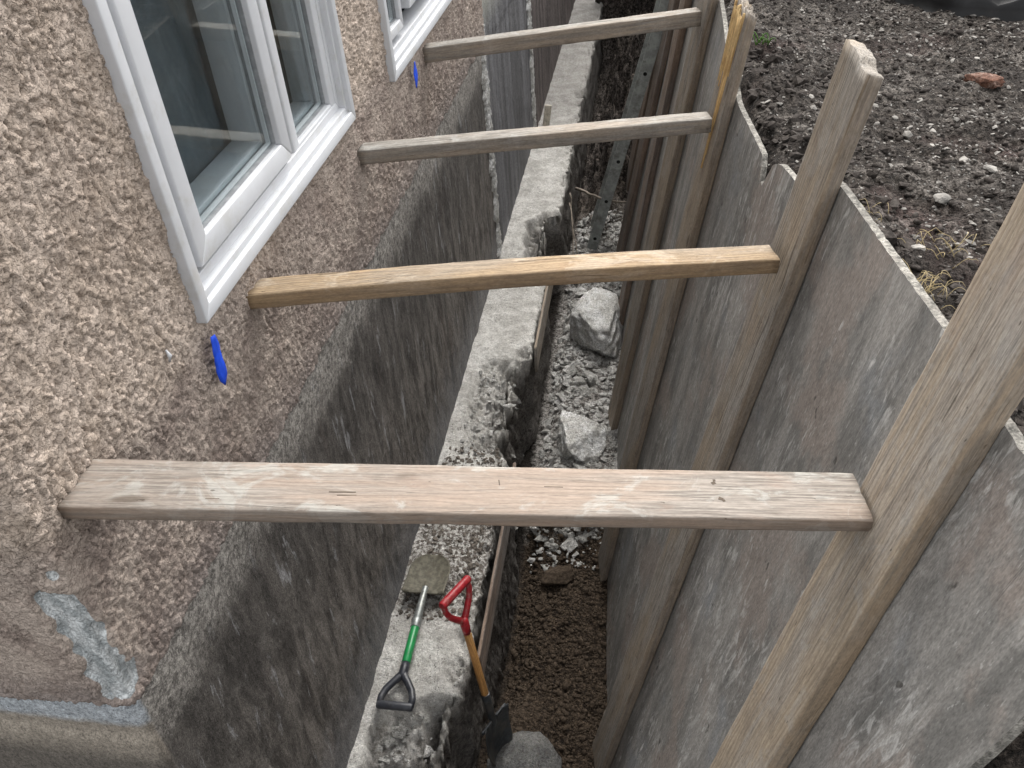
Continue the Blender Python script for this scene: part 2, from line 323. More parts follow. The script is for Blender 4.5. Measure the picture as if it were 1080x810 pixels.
M['blade_muddy'] = plain('muddy_blade', (.14, .13, .10), .8, .4, 40, .3, bump=.6, dirt=(.09, .075, .055), dirtamt=.7)
M['blade_dark'] = plain('dark_wet_blade', (.055, .06, .065), .4, .4, 40, .5, .4, dirt=(.10, .09, .075), dirtamt=.6)
M['handle'] = wood('wood_shovel_handle', (.55, .30, .11), (.34, .16, .05), (.40, .28, .16), .1, .35, (.16, .10, .06), knots=False, rough=.5)
M['alu'] = plain('dull_aluminium', (.34, .36, .345), .5, .3, 20, .5, .1, dirt=(.10, .095, .085), dirtamt=.6)
M['hole'] = plain('dark_hole', (.01, .01, .01), .9)
M['brick'] = plain('brick_clay', (.15, .075, .052), .9, .5, 40, .2, bump=.7, dirt=(.25, .19, .16), dirtamt=.7, dsc=20, grit=.8)
M['plastic'] = plain('black_sheet', (.008, .008, .009), .5, .3, 8, .3, dirt=(.035, .033, .03), dirtamt=.4, dsc=5)
M['chips'] = plain('pale_stone', (.27, .255, .235), .9, .6, 15, .2, bump=.5)
M['clod'] = plain('dark_clod', (.060, .052, .047), .95, .5, 60, .1, bump=.9)
M['clod_brown'] = plain('brown_clod', (.075, .057, .042), .95, .5, 60, .1, bump=.9)
M['crumb'] = plain('dusty_crumbs', (.16, .14, .12), .95, .5, 60, .1, bump=.9)
M['straw'] = plain('dry_grass', (.50, .40, .22), .8, .3, 20)
M['greenleaf'] = plain('weed_leaf', (.07, .16, .02), .6, .3, 20)
M['root'] = plain('pale_root', (.26, .22, .18), .9, .4, 30)
M['wetstone'] = m_concrete('smooth_stone', (.11, .11, .108), (.19, .188, .18), (.09, .08, .068), .7, .2)
M['pale_wood'] = plain('pale_stake_wood', (.55, .50, .42), .8, .3, 30, grit=.4)
M['ink'] = plain('pencil_marks', (.10, .075, .055), .8)

# ------------------------------------------------------------------ shoring geometry (posts lean outwards at the top)
#          X at z=.1, Y, lean x, lean y, skew, width, thickness, bottom z, top z
POSTS = [(1.684, 1.20, .218, .076, .153, .205, .055, -3.15, 1.55),
         (1.606, 2.30, .190, .015, .164, .205, .049, -3.15, .71),
         (1.457, 3.50, .160, -.025, .172, .198, .041, -3.10, .50),
         (1.414, 4.65, .159, -.02, .195, .20, .045, -2.75, .62),
         (1.384, 5.85, .156, -.02, .106, .20, .045, -2.75, .60),
         (1.397, 7.05, .173, -.02, .155, .20, .045, -2.75, .55),
         (1.400, 8.25, .170, -.02, .155, .20, .045, -2.75, .58),
         (1.400, 9.45, .170, -.02, .155, .20, .045, -3.10, .50)]
def post_frame(p):
    X, Y, k, ky, s, w, t, z0, z1 = p
    ax = Vector((k, ky, 1)).normalized(); wd = Vector((-s, 1, 0)); wd = (wd - ax * wd.dot(ax)).normalized(); th = wd.cross(ax)
    if th.x < 0: th = -th
    return Vector((X, Y, .1)), ax, wd, th
def shore_x(Y, z, off=0.0):            # inner face of the plywood = back of the posts
    ys = np.array([p[1] for p in POSTS]); xs = np.array([p[0] + p[6] + .004 for p in POSTS]); ks = np.array([p[2] for p in POSTS])
    xs[0] = 1.742
    x = np.interp(Y, ys, xs); k = np.interp(Y, ys, ks)
    x = np.where(Y < ys[0], xs[0] + (ys[0] - Y) * .06, x)
    return x + k * (z - .1) + off

def board(name, origin, ax, wd, th, L, w, t, mat, parent=None, x0=0.0, bow=0.0, rad=.005, top=None, seed=0, wob=.0015, step=.03):
    """rounded board; local x along the length, y across the width, z through the thickness"""
    n = max(4, int(L / step)); xs = np.linspace(0, L, n + 1); prof = []
    for cy, cz, a0 in ((w - rad, t - rad, 0), (rad, t - rad, 90), (rad, rad, 180), (w - rad, rad, 270)):
        for a in (0, 45, 90):
            aa = math.radians(a0 + a); prof.append((cy + rad * math.cos(aa), cz + rad * math.sin(aa)))
    # extra points along wide faces
    P = []
    for i, q in enumerate(prof):
        r = prof[(i + 1) % len(prof)]; P.append(q); d = math.hypot(r[0] - q[0], r[1] - q[1]); m = int(d / .02)
        for j in range(1, m + 1): P.append((q[0] + (r[0] - q[0]) * j / (m + 1), q[1] + (r[1] - q[1]) * j / (m + 1)))
    P = np.array(P); K = len(P)
    X = np.repeat(xs, K); YZ = np.tile(P, (n + 1, 1)); V = np.column_stack([X, YZ])
    cen = np.array([w / 2, t / 2]); d = YZ - cen; d /= np.linalg.norm(d, axis=1)[:, None]
    nz = perlin(V * [6, 30, 30] + seed * 5.1) + .6 * perlin(V * [22, 60, 60] + seed * 3.3)
    V[:, 1:] += d * (nz * wob)[:, None]
    V[:, 2] += bow * np.sin(np.pi * X / L)
    # chipped ends
    e0 = X < 1e-9; e1 = X > L - 1e-9
    V[e0, 0] += .003 * perlin(V[e0] * 60 + 3); V[e1, 0] += .003 * perlin(V[e1] * 60 + 9)
    if top is not None: V[:, 0] = np.where(X > L - .25, V[:, 0] + top(V[:, 1] / w, V[:, 2] / t) * sst(L - .25, L, X), V[:, 0])
    F = []
    for i in range(n):
        for k in range(K): F.append((i * K + k, (i + 1) * K + k, (i + 1) * K + (k + 1) % K, i * K + (k + 1) % K))
    last = V[-K:].copy(); V = V.tolist(); prev = n * K
    for q in (.75, .5, .25):
        yz = cen + (last[:, 1:] - cen) * q; hh = top(yz[:, 0] / w, yz[:, 1] / t) if top else 0 * yz[:, 0]
        xx = L + hh + .003 * perlin(np.column_stack([yz * 90, yz[:, :1] * 0 + seed])); b0 = len(V); V += np.column_stack([xx, yz]).tolist()
        for k in range(K): F.append((prev + k, b0 + k, b0 + (k + 1) % K, prev + (k + 1) % K))
        prev = b0
    c0 = len(V)
    V.append([0, w / 2, t / 2]); V.append([L + (float(top(.5, .5)) if top else 0), w / 2, t / 2])
    for k in range(K):
        F.append((c0, k, (k + 1) % K)); F.append((c0 + 1, prev + (k + 1) % K, prev + k))
    o = mesh_obj(name, V, F, mat, parent)
    m = Matrix((( ax.x, wd.x, th.x, origin.x), (ax.y, wd.y, th.y, origin.y), (ax.z, wd.z, th.z, origin.z), (0, 0, 0, 1)))
    if ax.cross(wd).dot(th) < 0:       # left-handed frame: mirror inside the mesh
        for vv in o.data.vertices: vv.co.y = w - vv.co.y
        o.data.flip_normals(); m = Matrix(((ax.x, -wd.x, th.x, origin.x + wd.x * w), (ax.y, -wd.y, th.y, origin.y + wd.y * w), (ax.z, -wd.z, th.z, origin.z + wd.z * w), (0, 0, 0, 1)))
    o.matrix_world = m
    return o

plab = ['closest tan upright board leaning in the right foreground, against which the nearest wide brace butts',
        'grey upright board with a broken stepped top standing clear against the dark soil',
        'upright board whose splintered top shows a fresh orange split down one side',
        'fourth upright board from the camera, holding the farthest brace',
        'fifth upright board from the camera, narrow strip between its neighbours',
        'sixth upright board from the camera, beside the fifth',
        'seventh upright board from the camera, just right of the ladder',
        'last upright board in the row, farthest up the trench behind the ladder']
def top2(y, z): return .018 * sst(.36, .42, np.asarray(y)) + .01 * (np.asarray(y) - .5) - .012 + .0025 * np.sin(np.asarray(y) * 23) - .006 * np.asarray(z)
def top3(y, z): return .02 * np.asarray(y) + .012 * np.sin(np.asarray(y) * 31 + 1) + .010 * np.sin(np.asarray(y) * 67 + 5 * np.asarray(z)) - .01 * np.asarray(z)
for i, p in enumerate(POSTS):
    o, ax, wd, th = post_frame(p); L = (p[8] - p[7]) / ax.z; org = o + ax * ((p[7] - .1) / ax.z)
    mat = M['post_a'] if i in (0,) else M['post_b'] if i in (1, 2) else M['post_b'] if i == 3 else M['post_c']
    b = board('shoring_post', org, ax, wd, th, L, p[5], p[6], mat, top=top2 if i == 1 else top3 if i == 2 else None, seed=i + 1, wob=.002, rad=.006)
    props(b, plab[i], 'post', 'upright boards of the trench shoring')
    if i == 2:   # the fresh split down the near-left side: splinters standing proud of the inner face
        mb = MB(); 
        for j in range(11):
            y0 = .045 + .013 * j + random.uniform(-.004, .004); ln = random.uniform(.22, .40) + .28 * (j in (2, 3, 4)); x1 = L + random.uniform(-.02, .02); wv = random.uniform(.006, .011)
            n = 10; V = []; F = []
            for a in range(n + 1):
                f = a / n; xx = x1 - ln * (1 - f); ww = wv * (.15 + .85 * f); yy = y0 + .006 * math.sin(f * 5 + j); zz = -.0045 - .003 * f
                V += [(xx, yy - ww, .001), (xx, yy - ww * .4, zz), (xx, yy + ww * .4, zz), (xx, yy + ww, .001)]
            for a in range(n):
                for c_ in range(3): q = a * 4 + c_; F.append((q, q + 1, q + 5, q + 4))
            F.append((n * 4, n * 4 + 1, n * 4 + 2, n * 4 + 3)); mb.add(V, F)
        sp = mb.build('split_wood', M['fresh'], b, smooth=True); sp['label'] = 'fresh orange splintered wood at the top'
        # put on inner face, handedness independent
        flipm = ax.cross(wd).dot(th) < 0
        if flipm:
            for v_ in sp.data.vertices: v_.co.y = p[5] - v_.co.y

# ------------------------------------------------------------------ plywood panels
def panel(ya, yb, tops, label, zbot=-3.2, off=0.0, notch=None, seed=0):
    """tops: list of (Y, z) for the top edge between ya and yb"""
    ty = [t[0] for t in tops]; tz = [t[1] for t in tops]
    ny = max(6, int((yb - ya) / .02)); ys = np.unique(np.concatenate([np.linspace(ya, yb, ny + 1), [t for t in ty if ya < t < yb]])); nz = 60
    t = .02; front = []; back = []
    YY = np.repeat(ys, nz + 1); f = np.tile(np.linspace(0, 1, nz + 1), len(ys))
    zt = np.interp(YY, ty, tz) + .004 * perlin(np.column_stack([YY * 40, YY * 0, YY * 0 + seed])); Z = zbot + (zt - zbot) * f
    e = (YY == ys[0]) | (YY == ys[-1]); Yj = YY + np.where(e, .004 * perlin(np.column_stack([Z * 25, Z * 0 + seed, Z * 0])), 0)
    w = .004 * perlin(np.column_stack([YY * 2, Z * 2, Z * 0 + seed * 3]))
    Fv = np.column_stack([shore_x(YY, Z, off) + w, Yj, Z]); Bv = Fv + [t, 0, 0]
    nc = nz + 1; G = grid_faces(len(ys), nc)
    N = len(Fv)
    o = empty('plywood_panel', (float(Fv[:, 0].mean()), (ya + yb) / 2, zbot)); props(o, label, 'panel', 'plywood sheets lining the trench')
    shift = np.array(o.location)
    face = mesh_obj('sheet', np.vstack([Fv, Bv]) - shift, np.vstack([G, G[:, ::-1] + N]), M['ply'], o); 
    # edge band
    top = [(i * nc + nz) for i in range(len(ys))]; near = list(range(nc)); farr = [(len(ys) - 1) * nc + k for k in range(nc)]
    E = []
    for seq, fl in ((top, 0), (near, 0), (farr, 1)):
        for a, b in zip(seq[:-1], seq[1:]): E.append((a, b, b + N, a + N) if not fl else (b, a, a + N, b + N))
    used = sorted({i for q in E for i in q}); mp = {u: k for k, u in enumerate(used)}; A = np.vstack([Fv, Bv]) - shift
    Vv = A[used]; Vv[:, 0] += 0
    mesh_obj('edge', Vv, [tuple(mp[i] for i in q) for q in E], M['ply_edge'], o, False)
    return o
panel(.82, 2.43, [(.80, .455), (1.14, .448), (1.556, .434), (2.344, .374), (2.43, .365)], 'nearest grey plywood sheet, its upper edge running past the closest upright board')
panel(2.436, 3.62, [(2.436, .245), (2.634, .238), (2.80, .222), (2.86, .20), (2.88, .185), (2.90, .14), (2.925, .085), (2.945, .095), (2.96, .075), (2.985, .13), (3.02, .165), (3.16, .169), (3.43, .171), (3.62, .19)], 'grey plywood sheet with a torn notch in its top edge', off=.001, seed=1)
panel(3.626, 4.85, [(3.626, .235), (4.09, .208), (4.64, .262), (4.85, .22)], 'dark plywood sheet behind the post with the splintered top', seed=2)
panel(4.856, 7.2, [(4.856, .2), (7.2, .2)], 'dark plywood sheet glimpsed between the fourth and sixth upright boards', seed=3)
panel(7.206, 9.6, [(7.206, .2), (9.6, .2)], 'far dark plywood sheet behind the seventh upright board and the ladder', seed=4)

# ------------------------------------------------------------------ cross braces
def brace(L, R, w, t, mat, label, roll=0.0, bow=0.0, seed=0):
    L = Vector(L); R = Vector(R); ax = (R - L).normalized(); wd = Vector((0, 1, 0)); wd = (wd - ax * wd.dot(ax)).normalized(); wd = Matrix.Rotation(roll, 3, ax) @ wd; th = ax.cross(wd)
    o = board('cross_brace', L - th * (t / 2) - wd * (w / 2), ax, wd, th, (R - L).length, w, t, mat, seed=seed, bow=bow, rad=.006, wob=.002)
    return props(o, label, 'wooden brace', 'wooden braces spanning the trench')
B1 = brace((.02, 1.105, .284), (1.652, 1.362, .108), .14, .038, M['beam1'], 'widest and nearest pinkish brace across the trench, with small nail holes near its right end', 0.0, seed=11)
B2 = brace((.012, 2.015, .173), (1.560, 2.36, .118), .105, .05, M['beam2'], 'yellowish second brace from the camera, butting under the corner of the big window', math.radians(-4), .012, seed=12)
B3 = brace((.018, 3.14, .117), (1.412, 3.55, .073), .085, .062, M['beam3'], 'thin grey-tan third brace from the camera, ending at the post with the splintered top', seed=13)
B4 = brace((.018, 4.32, .133), (1.396, 4.73, .160), .085, .075, M['beam3'], 'farthest thin grey brace, at the top of the photo', seed=14)
def marks(parent, name, items, z, mat, label=None):
    if name != 'scribble' and len(items) > 1:
        for it in items: marks(parent, name, [it], z, mat)
        return
    mb = MB()
    for x, y, lx, ly, a in items:
        c, s = math.cos(a), math.sin(a); P = [(-lx, -ly), (lx, -ly), (lx, ly), (-lx, ly)]
        V = [(x + c * u - s * v, y + s * u + c * v, z + h) for h in (0, .0006) for u, v in P]
        mb.add(V, [(0, 3, 2, 1), (4, 5, 6, 7), (0, 1, 5, 4), (1, 2, 6, 5), (2, 3, 7, 6), (3, 0, 4, 7)])
    o = mb.build(name, mat, parent); return o
marks(B1, 'nail_hole', [(1.345, .100, .005, .004, .5), (1.352, .055, .005, .004, -.4), (1.348, .108, .003, .003, 0), (1.357, .05, .003, .003, .3)], .0375, M['ink'])
marks(B1, 'saw_nick', [(.56, .055, .028, .0012, 0), (.57, .046, .02, .0012, .03), (1.00, .08, .02, .0012, -.02), (.30, .03, .014, .001, .02), (.885, .09, .0012, .008, .1)], .0375, M['ink'])
# small illegible pencil scribble and grade stamp marks
sc = []
for k in range(22): sc.append((.42 + k * .007 + random.uniform(-.002, .002), .052 + .016 * math.sin(k * 1.3), .0045, .0006, random.uniform(-1.4, 1.4)))
marks(B2, 'scribble', sc, .0505, M['ink'])
sc = []
for g in (.62, .88, 1.22):
    for k in range(9): sc.append((g + k * .010, .0, .0006, .004, 0))

# ------------------------------------------------------------------ house
house = empty('house', (0, .96, -2.7)); props(house, 'tan stucco house with white windows and an excavated dark concrete foundation wall', 'house')
HO = np.array([0, .96, -2.7])
def hpart(name, V, F, mat, smooth=True): return mesh_obj(name, np.asarray(V, float) - HO, F, mat, house, smooth)
WIN = [(1.695, 3.075, .29), (3.65, 5.30, .225)]
def strip(sv, zz, xf, yc, rad):
    """vertical L-strip: s<0 runs along the front face, s>0 along the trench side; returns base points, normals"""
    S, Zg = np.meshgrid(sv, zz, indexing='ij'); S = S.ravel(); Zg = Zg.ravel(); q = rad * PI / 4
    a = np.clip((S + q) / (2 * q), 0, 1) * PI / 2
    cx, cy = xf - rad, yc + rad
    X = np.where(S < -q, cx + (S + q), cx + rad * np.sin(a)); Y = np.where(S > q, cy + (S - q), cy - rad * np.cos(a))
    N = np.column_stack([np.sin(a), -np.cos(a), 0 * a]); return np.column_stack([X, Y, Zg]), N, S, Zg
# stucco
sv = axis((-3.2, -.6, .018), (-.6, 1.5, .0042), (1.5, 4.98, .0085)); zz = axis((-.30, 1.2, .0042), (1.2, 2.6, .018))
P, N, S, Zg = strip(sv, zz, .026, .955, .03)
wp = P + .012 * np.column_stack([perlin(P * 25), perlin(P * 25 + 9), perlin(P * 25 + 19)])
n1 = perlin(wp * [46, 46, 34]); n2 = perlin(wp * 92 + 5); n3 = perlin(P * 6 + 2); n4 = fbm(P * 120, 2)
low = sst(.28, .12, Zg + .1 * n3)
pl = sst(.0, .17, np.abs(n1 + .30 * n2 + .12 * n3)); h = .0062 * pl + .0036 * sst(-.04, .04, n1 + .30 * n2 + .12 * n3) + .0014 * n2 * (1 - .5 * pl) + .0009 * n4
big = sst(.10, .15, perlin(wp * [26, 26, 19] + 40)) * .0040; h = h + big * pl
h = h * (1 - .40 * low) + low * .005 * fbm(P * [60, 60, 30], 3)
front = S < -.01
# damaged corner: knocked-off stucco shows the scraped undercoat
yx = S; c1 = -.06 + .05 * perlin(P * 9 + 3)
d1 = np.hypot((S + .022 + (Zg - .02) * .10) / .055, (Zg - .00) / .165) + .55 * perlin(P * 17 + 31)
d2 = np.hypot((S + .012) / .06, (Zg + .20) / .10) + .5 * perlin(P * 20 + 61)
d3 = np.hypot((S + .16) / .045, (Zg - .34) / .035) + .5 * perlin(P * 20 + 11)
scr = np.clip(sst(1.05, .85, d1) + sst(1.05, .85, d2) + sst(1.05, .85, d3), 0, 1) * (P[:, 1] < 1.3)
# flaky, smooth-trowelled patches on the front face
fl = sst(.08, .2, perlin(P * [8, 8, 6] + 80)) * (S < .05) * low; h = h * (1 - .8 * fl) + fl * (.008 + .0015 * n2)
h = h * (1 - scr) + scr * (-.016 + .002 * n2)
lip = sst(-.285, -.30, Zg + .012 * perlin(P * 14)); rag = .010 * perlin(np.column_stack([S * 18, S * 0, S * 0]))
h = np.where(Zg <= zz[0] + 1e-6, -.035, h)
P = P + N * h[:, None]; P[:, 2] += np.where(Zg < -.2, .022 * perlin(np.column_stack([S * 6, S * 0, S * 0 + 4])) + rag, 0) * sst(-.05, -.28, Zg)
nr, nc = len(sv), len(zz); F = grid_faces(nr, nc, True); cen = P[F].mean(1)
keep = np.ones(len(F), bool)
for a, b, z0 in WIN: keep &= ~((cen[:, 1] > a + .03) & (cen[:, 1] < b - .03) & (cen[:, 2] > z0 + .03) & (cen[:, 2] < 1.72) & (cen[:, 0] > -.1))
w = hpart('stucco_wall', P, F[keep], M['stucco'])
at = w.data.attributes.new('scraped', 'FLOAT', 'POINT'); at.data.foreach_set('value', scr.astype(np.float32))
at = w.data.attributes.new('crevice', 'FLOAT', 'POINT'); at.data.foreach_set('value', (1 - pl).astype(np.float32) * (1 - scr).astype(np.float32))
# foundation wall (whole height of the dig, and the bare concrete section beyond)
sv = axis((-3.2, -.6, .05), (-.6, 4.0, .013), (4.0, 13.5, .03), (13.5, 20, .3)); zz = axis((-3.2, -.2, .015), (-.2, 2.6, .12))
P, N, S, Zg = strip(sv, zz, .0, .978, .02)
h = .006 * fbm(P * [5, 5, 3], 3) + .0022 * fbm(P * [40, 40, 14], 3) + .0016 * fbm(P * 90, 2)
topb = sst(-.46, -.36, Zg + .05 * perlin(P * 5)); h += topb * (.008 + .004 * fbm(P * 28, 2))
cut = sst(-.30, -.18, Zg); h = h - .03 * cut * (P[:, 1] < 5.9)
fr = (S < 0); h += np.where(fr, .012 * sst(-.46, -.50, Zg + .012 * perlin(P * 8)), 0)
P = P + N * h[:, None]
nr, nc = len(sv), len(zz); F = grid_faces(nr, nc, True); cen = P[F].mean(1); keep = np.ones(len(F), bool)
for a, b, z0 in WIN: keep &= ~((cen[:, 1] > a + .03) & (cen[:, 1] < b - .03) & (cen[:, 2] > z0 + .03) & (cen[:, 2] < 1.72) & (cen[:, 0] > -.2))
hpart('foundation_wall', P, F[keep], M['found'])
# mortar ridges
def ridge(y0, z0, z1, w, lab):
    zs = axis((z0, z1, .015)); us = np.linspace(-1, 1, 13); U, Zr = np.meshgrid(us, zs, indexing='ij'); U = U.ravel(); Zr = Zr.ravel()
    q = np.column_stack([Zr * 7, Zr * 0, Zr * 0 + y0]); c = y0 + .03 * perlin(q); ww = w * (.85 + .9 * perlin(q * 1.3 + 7) + .5 * perlin(q * 6 + 3))
    Pq = np.column_stack([U, Zr, U * 0]); X = -.004 + (.020 * (1 - U ** 4)) * (1 + .5 * perlin(np.column_stack([Zr * 5, U * 2, U * 0]))) + .012 * fbm(np.column_stack([Zr * 45, U * 4, U * 0 + y0]), 3) * (1 - U ** 2)
    o = hpart('mortar_ridge', np.column_stack([X, c + U * ww, Zr]), grid_faces(len(us), len(zs), True), M['mortar']); return o
ridge(5.97, -1.95, 1.6, .10, ''); ridge(8.36, -1.98, 1.6, .11, '')
# remaining shell of the house: inner room, roof slab
def slab(name, a, b, mat): mb = MB().box([a[i] - HO[i] for i in range(3)], [b[i] - HO[i] for i in range(3)]); return mb.build(name, mat, house)
slab('roof', (-3.3, .85, 2.6), (.15, 20, 2.72), M['vinyl']); slab('back_wall', (-3.3, .98, -.3), (-3.2, 20, 2.6), M['stucco'])
slab('room_floor', (-3.19, 1.05, -.24), (-.06, 19.9, -.2), M['room']); slab('room_wall', (-1.65, 1.05, -.19), (-1.6, 19.9, 2.59), M['room'])
# windows
def ring(mb, y0, y1, z0, z1, wl, wb, x0, x1, wr=None, wt=None):
    wr = wl if wr is None else wr; wt = wb if wt is None else wt
    o = [(y0, z0), (y1, z0), (y1, z1), (y0, z1)]; i = [(y0 + wl, z0 + wb), (y1 - wr, z0 + wb), (y1 - wr, z1 - wt), (y0 + wl, z1 - wt)]
    for k in range(4):
        j = (k + 1) % 4; q = [o[k], o[j], i[j], i[k]]
        V = [(x0, a - HO[1], b - HO[2]) for a, b in q] + [(x1, a - HO[1], b - HO[2]) for a, b in q]
        mb.add(V, [(0, 3, 2, 1), (4, 5, 6, 7), (0, 1, 5, 4), (1, 2, 6, 5), (2, 3, 7, 6), (3, 0, 4, 7)])
s = NT('window_glass'); s.t.nodes.remove(s.b); tr = s.n('ShaderNodeBsdfTransparent'); tr.inputs[0].default_value = (.95, .97, .975, 1)
gl = s.n('ShaderNodeBsdfGlossy'); gl.inputs['Roughness'].default_value = .015; fz = s.n('ShaderNodeLayerWeight'); fz.inputs[0].default_value = .5
mx = s.n('ShaderNodeMixShader'); s.put(mx.inputs[0], s.math('ADD', s.math('MULTIPLY', s.math('POWER', fz.outputs['Facing'], 5.0), .9), .05)); s.put(mx.inputs[1], tr.outputs[0]); s.put(mx.inputs[2], gl.outputs[0]); s.put(s.out.inputs[0], mx.outputs[0]); M['glass'] = s.m
def window(y0, y1, z0, panes, label):
    z1 = 1.74; w_ = empty('window'); w_.parent = house; w_['label'] = label
    mb = MB(); ring(mb, y0, y1, z0, z1, .038, .042, -.08, .062); f = mb.build('outer_trim', M['vinyl'], w_, .004)
    mb = MB(); ring(mb, y0 + .036, y1 - .036, z0 + .040, z1 - .04, .022, .024, -.08, .046); mb.build('inner_trim', M['vinyl'], w_, .003)
    mb = MB(); ring(mb, y0 + .055, y1 - .055, z0 + .062, z1 - .06, .03, .03, -.08, .024); mb.build('frame', M['vinyl'], w_, .003)
    for (a, b, zb, xo, st) in panes:       # glass edges a..b, bottom zb, sash face xo, stile width st
        mb = MB(); ring(mb, a - st, b + st, zb - st, z1 - .10, st, st, -.055, xo); sa = mb.build('sash', M['vinyl'], w_, .005)
        mb = MB(); ring(mb, a - .002, b + .002, zb - .002, z1 - .10 - st + .002, .006, .006, -.04, xo - .018); mb.build('gasket', M['gasket'], w_)
        mb = MB(); ring(mb, a + .003, b - .003, zb + .003, z1 - .105 - st, .008, .008, xo - .046, xo - .034); mb.build('spacer', M['spacer'], w_)
        mb = MB(); ring(mb, a - .03, b + .03, zb - .03, z1 - .08 - st, .05, .05, -.115, xo - .06); mb.build('inner_frame', M['vinyl'], w_, .003)
        for xg in (xo - .03, xo - .05):
            mb = MB().box((xg, a - HO[1] - .003, zb - HO[2] - .003), (xg + .003, b - HO[1] + .003, z1 - .09 - st - HO[2])); mb.build('pane', M['glass'], w_)
    return w_
window(1.695, 3.075, .29, [(1.855, 2.425, .465, .040, .065), (2.600, 2.945, .395, .020, .050)], 'large white two-sash window nearest the camera')
window(3.65, 5.30, .225, [(3.80, 3.99, .395, .024, .045), (4.22, 5.06, .46, .030, .065)], 'second white window, partly cut off by the top of the photo')
# cloth blinds hanging close behind the panes
def blind(y0, y1, z0, mat, x=-.135):
    us = np.linspace(0, 1, 50); V = [(x + .006 * math.sin(u * 47) + .004 * math.sin(u * 19), y0 + u * (y1 - y0) - HO[1], z - HO[2]) for u in us for z in (z0, 1.68)]
    mesh_obj('blind', V, grid_faces(50, 2), mat, house)
blind(1.80, 2.50, .36, M['room']); blind(2.54, 3.03, .34, M['curtain']); blind(3.72, 4.15, .32, M['room']); blind(4.18, 5.2, .34, M['room'])

# footing
ys = axis((-.5, 1.5, .05), (1.5, 4.8, .011), (4.8, 9.6, .02), (9.6, 20, .08)); us = np.concatenate([np.linspace(-.04, .395, 40), [.405] * 1, [.408] * 26]); 
vs = np.concatenate([np.full(40, 0.0), [-.012], np.linspace(-.03, -1.2, 26)])
Yg, K = np.meshgrid(ys, np.arange(len(us)), indexing='ij'); Yg = Yg.ravel(); K = K.ravel(); X = us[K]; dz = vs[K]
Q = np.column_stack([X, Yg, dz]); istop = (K < 40).astype(float); ed = sst(.05, 0, np.abs(X - .395)) 
nb = fbm(Q * 5, 3); nf = fbm(Q * 22, 4)
ew = sst(.33, .395, X + .05 * nb); Z = -2.0 + dz + istop * (.012 * nb + .006 * nf + .004 * fbm(Q * 60, 2)) - istop * ew * np.clip(nb + .15, 0, 1) * .10 * (1 + nf)
zF = np.clip((2.02 + .25 * (X - .15) * (X > .15) + .05 * nb - Yg) / .05, 0, 1) * (X > .06 + .03 * nb)
zM = sst(3.60, 3.74, Yg + .06 * nb) * sst(4.62, 4.42, Yg + .12 * nb - .25 * (X - .2)) * sst(.06, .12, X + .03 * nb)
zN = sst(5.75, 5.9, Yg + .1 * nb) * sst(6.75, 6.55, Yg + .1 * nb) * sst(.24, .30, X + .06 * nb + .1 * np.sin((Yg - 5.8) * 3))
crumb = sst(2.45, 2.6, Yg) * sst(3.7, 3.3, Yg)
ns = np.abs(fbm(Q * 13 + 7, 4)); rk = np.round((fbm(Q * [9, 9, 0] + 3, 3) + .35 * fbm(Q * 40, 2)) * 5) / 5; 
Z -= istop * zF * (.02 + .30 * np.clip(2.05 - Yg, 0, 1.0) + .03 * ns + .06 * np.abs(rk) + .10 * sst(.25, .4, X) * (1 + nb))
Z -= istop * zM * (.02 + .05 * ns + .05 * np.abs(rk) + .10 * sst(.16, .38, X + .06 * nb))
Z -= istop * zN * (.10 + .12 * ns + .18 * sst(.30, .40, X))
Z += istop * crumb * .010 * np.clip(fbm(Q * 45, 3), 0, 1)
X2 = X + (1 - istop) * (.022 * nb + .02 * nf) - istop * sst(.30, .395, X) * (-.034 * nb - .024 * nf)  - (zM * .08 * sst(.2, .39, X) * (1 + nb)) - zN * .10 * sst(.25, .39, X) - zF * .05 * sst(.2, .39, X)
X2 += ed * istop * .006 * nf
P = np.column_stack([X2, Yg, Z]); 
w = hpart('footing', P, grid_faces(len(ys), len(us)), M['footing'])
at = w.data.attributes.new('broken', 'FLOAT', 'POINT'); at.data.foreach_set('value', np.clip(zF + zM + zN, 0, 1).astype(np.float32))

# form boards left along the footing
def thin(name, a, b, w, t, mat, label, cat, group=None, seed=0, wdv=(0, 0, 1)):
    a = Vector(a); b = Vector(b); ax = (b - a).normalized(); wd = Vector(wdv); wd = (wd - ax * wd.dot(ax)).normalized(); th = ax.cross(wd)
    return props(board(name, a, ax, wd, th, (b - a).length, w, t, mat, seed=seed, rad=.003, wob=.002), label, cat, group)
thin('form_board', (.452, 2.28, -2.22), (.440, 3.62, -2.23), .20, .016, M['post_c'], 'thin old form board standing along the footing beside the shovels', 'board', 'form boards along the footing', 21)
thin('form_board', (.430, 4.72, -2.20), (.424, 5.95, -2.20), .20, .018, M['post_b'], 'thin old form board along the footing beside the upper lump of broken concrete', 'board', 'form boards along the footing', 22)
thin('wooden_stake', (.055, 8.48, -2.03), (.10, 8.50, -1.73), .07, .03, M['pale_wood'], 'short pale wooden stake standing on the footing against the wall', 'stake', None, 23, (1, .2, 0))

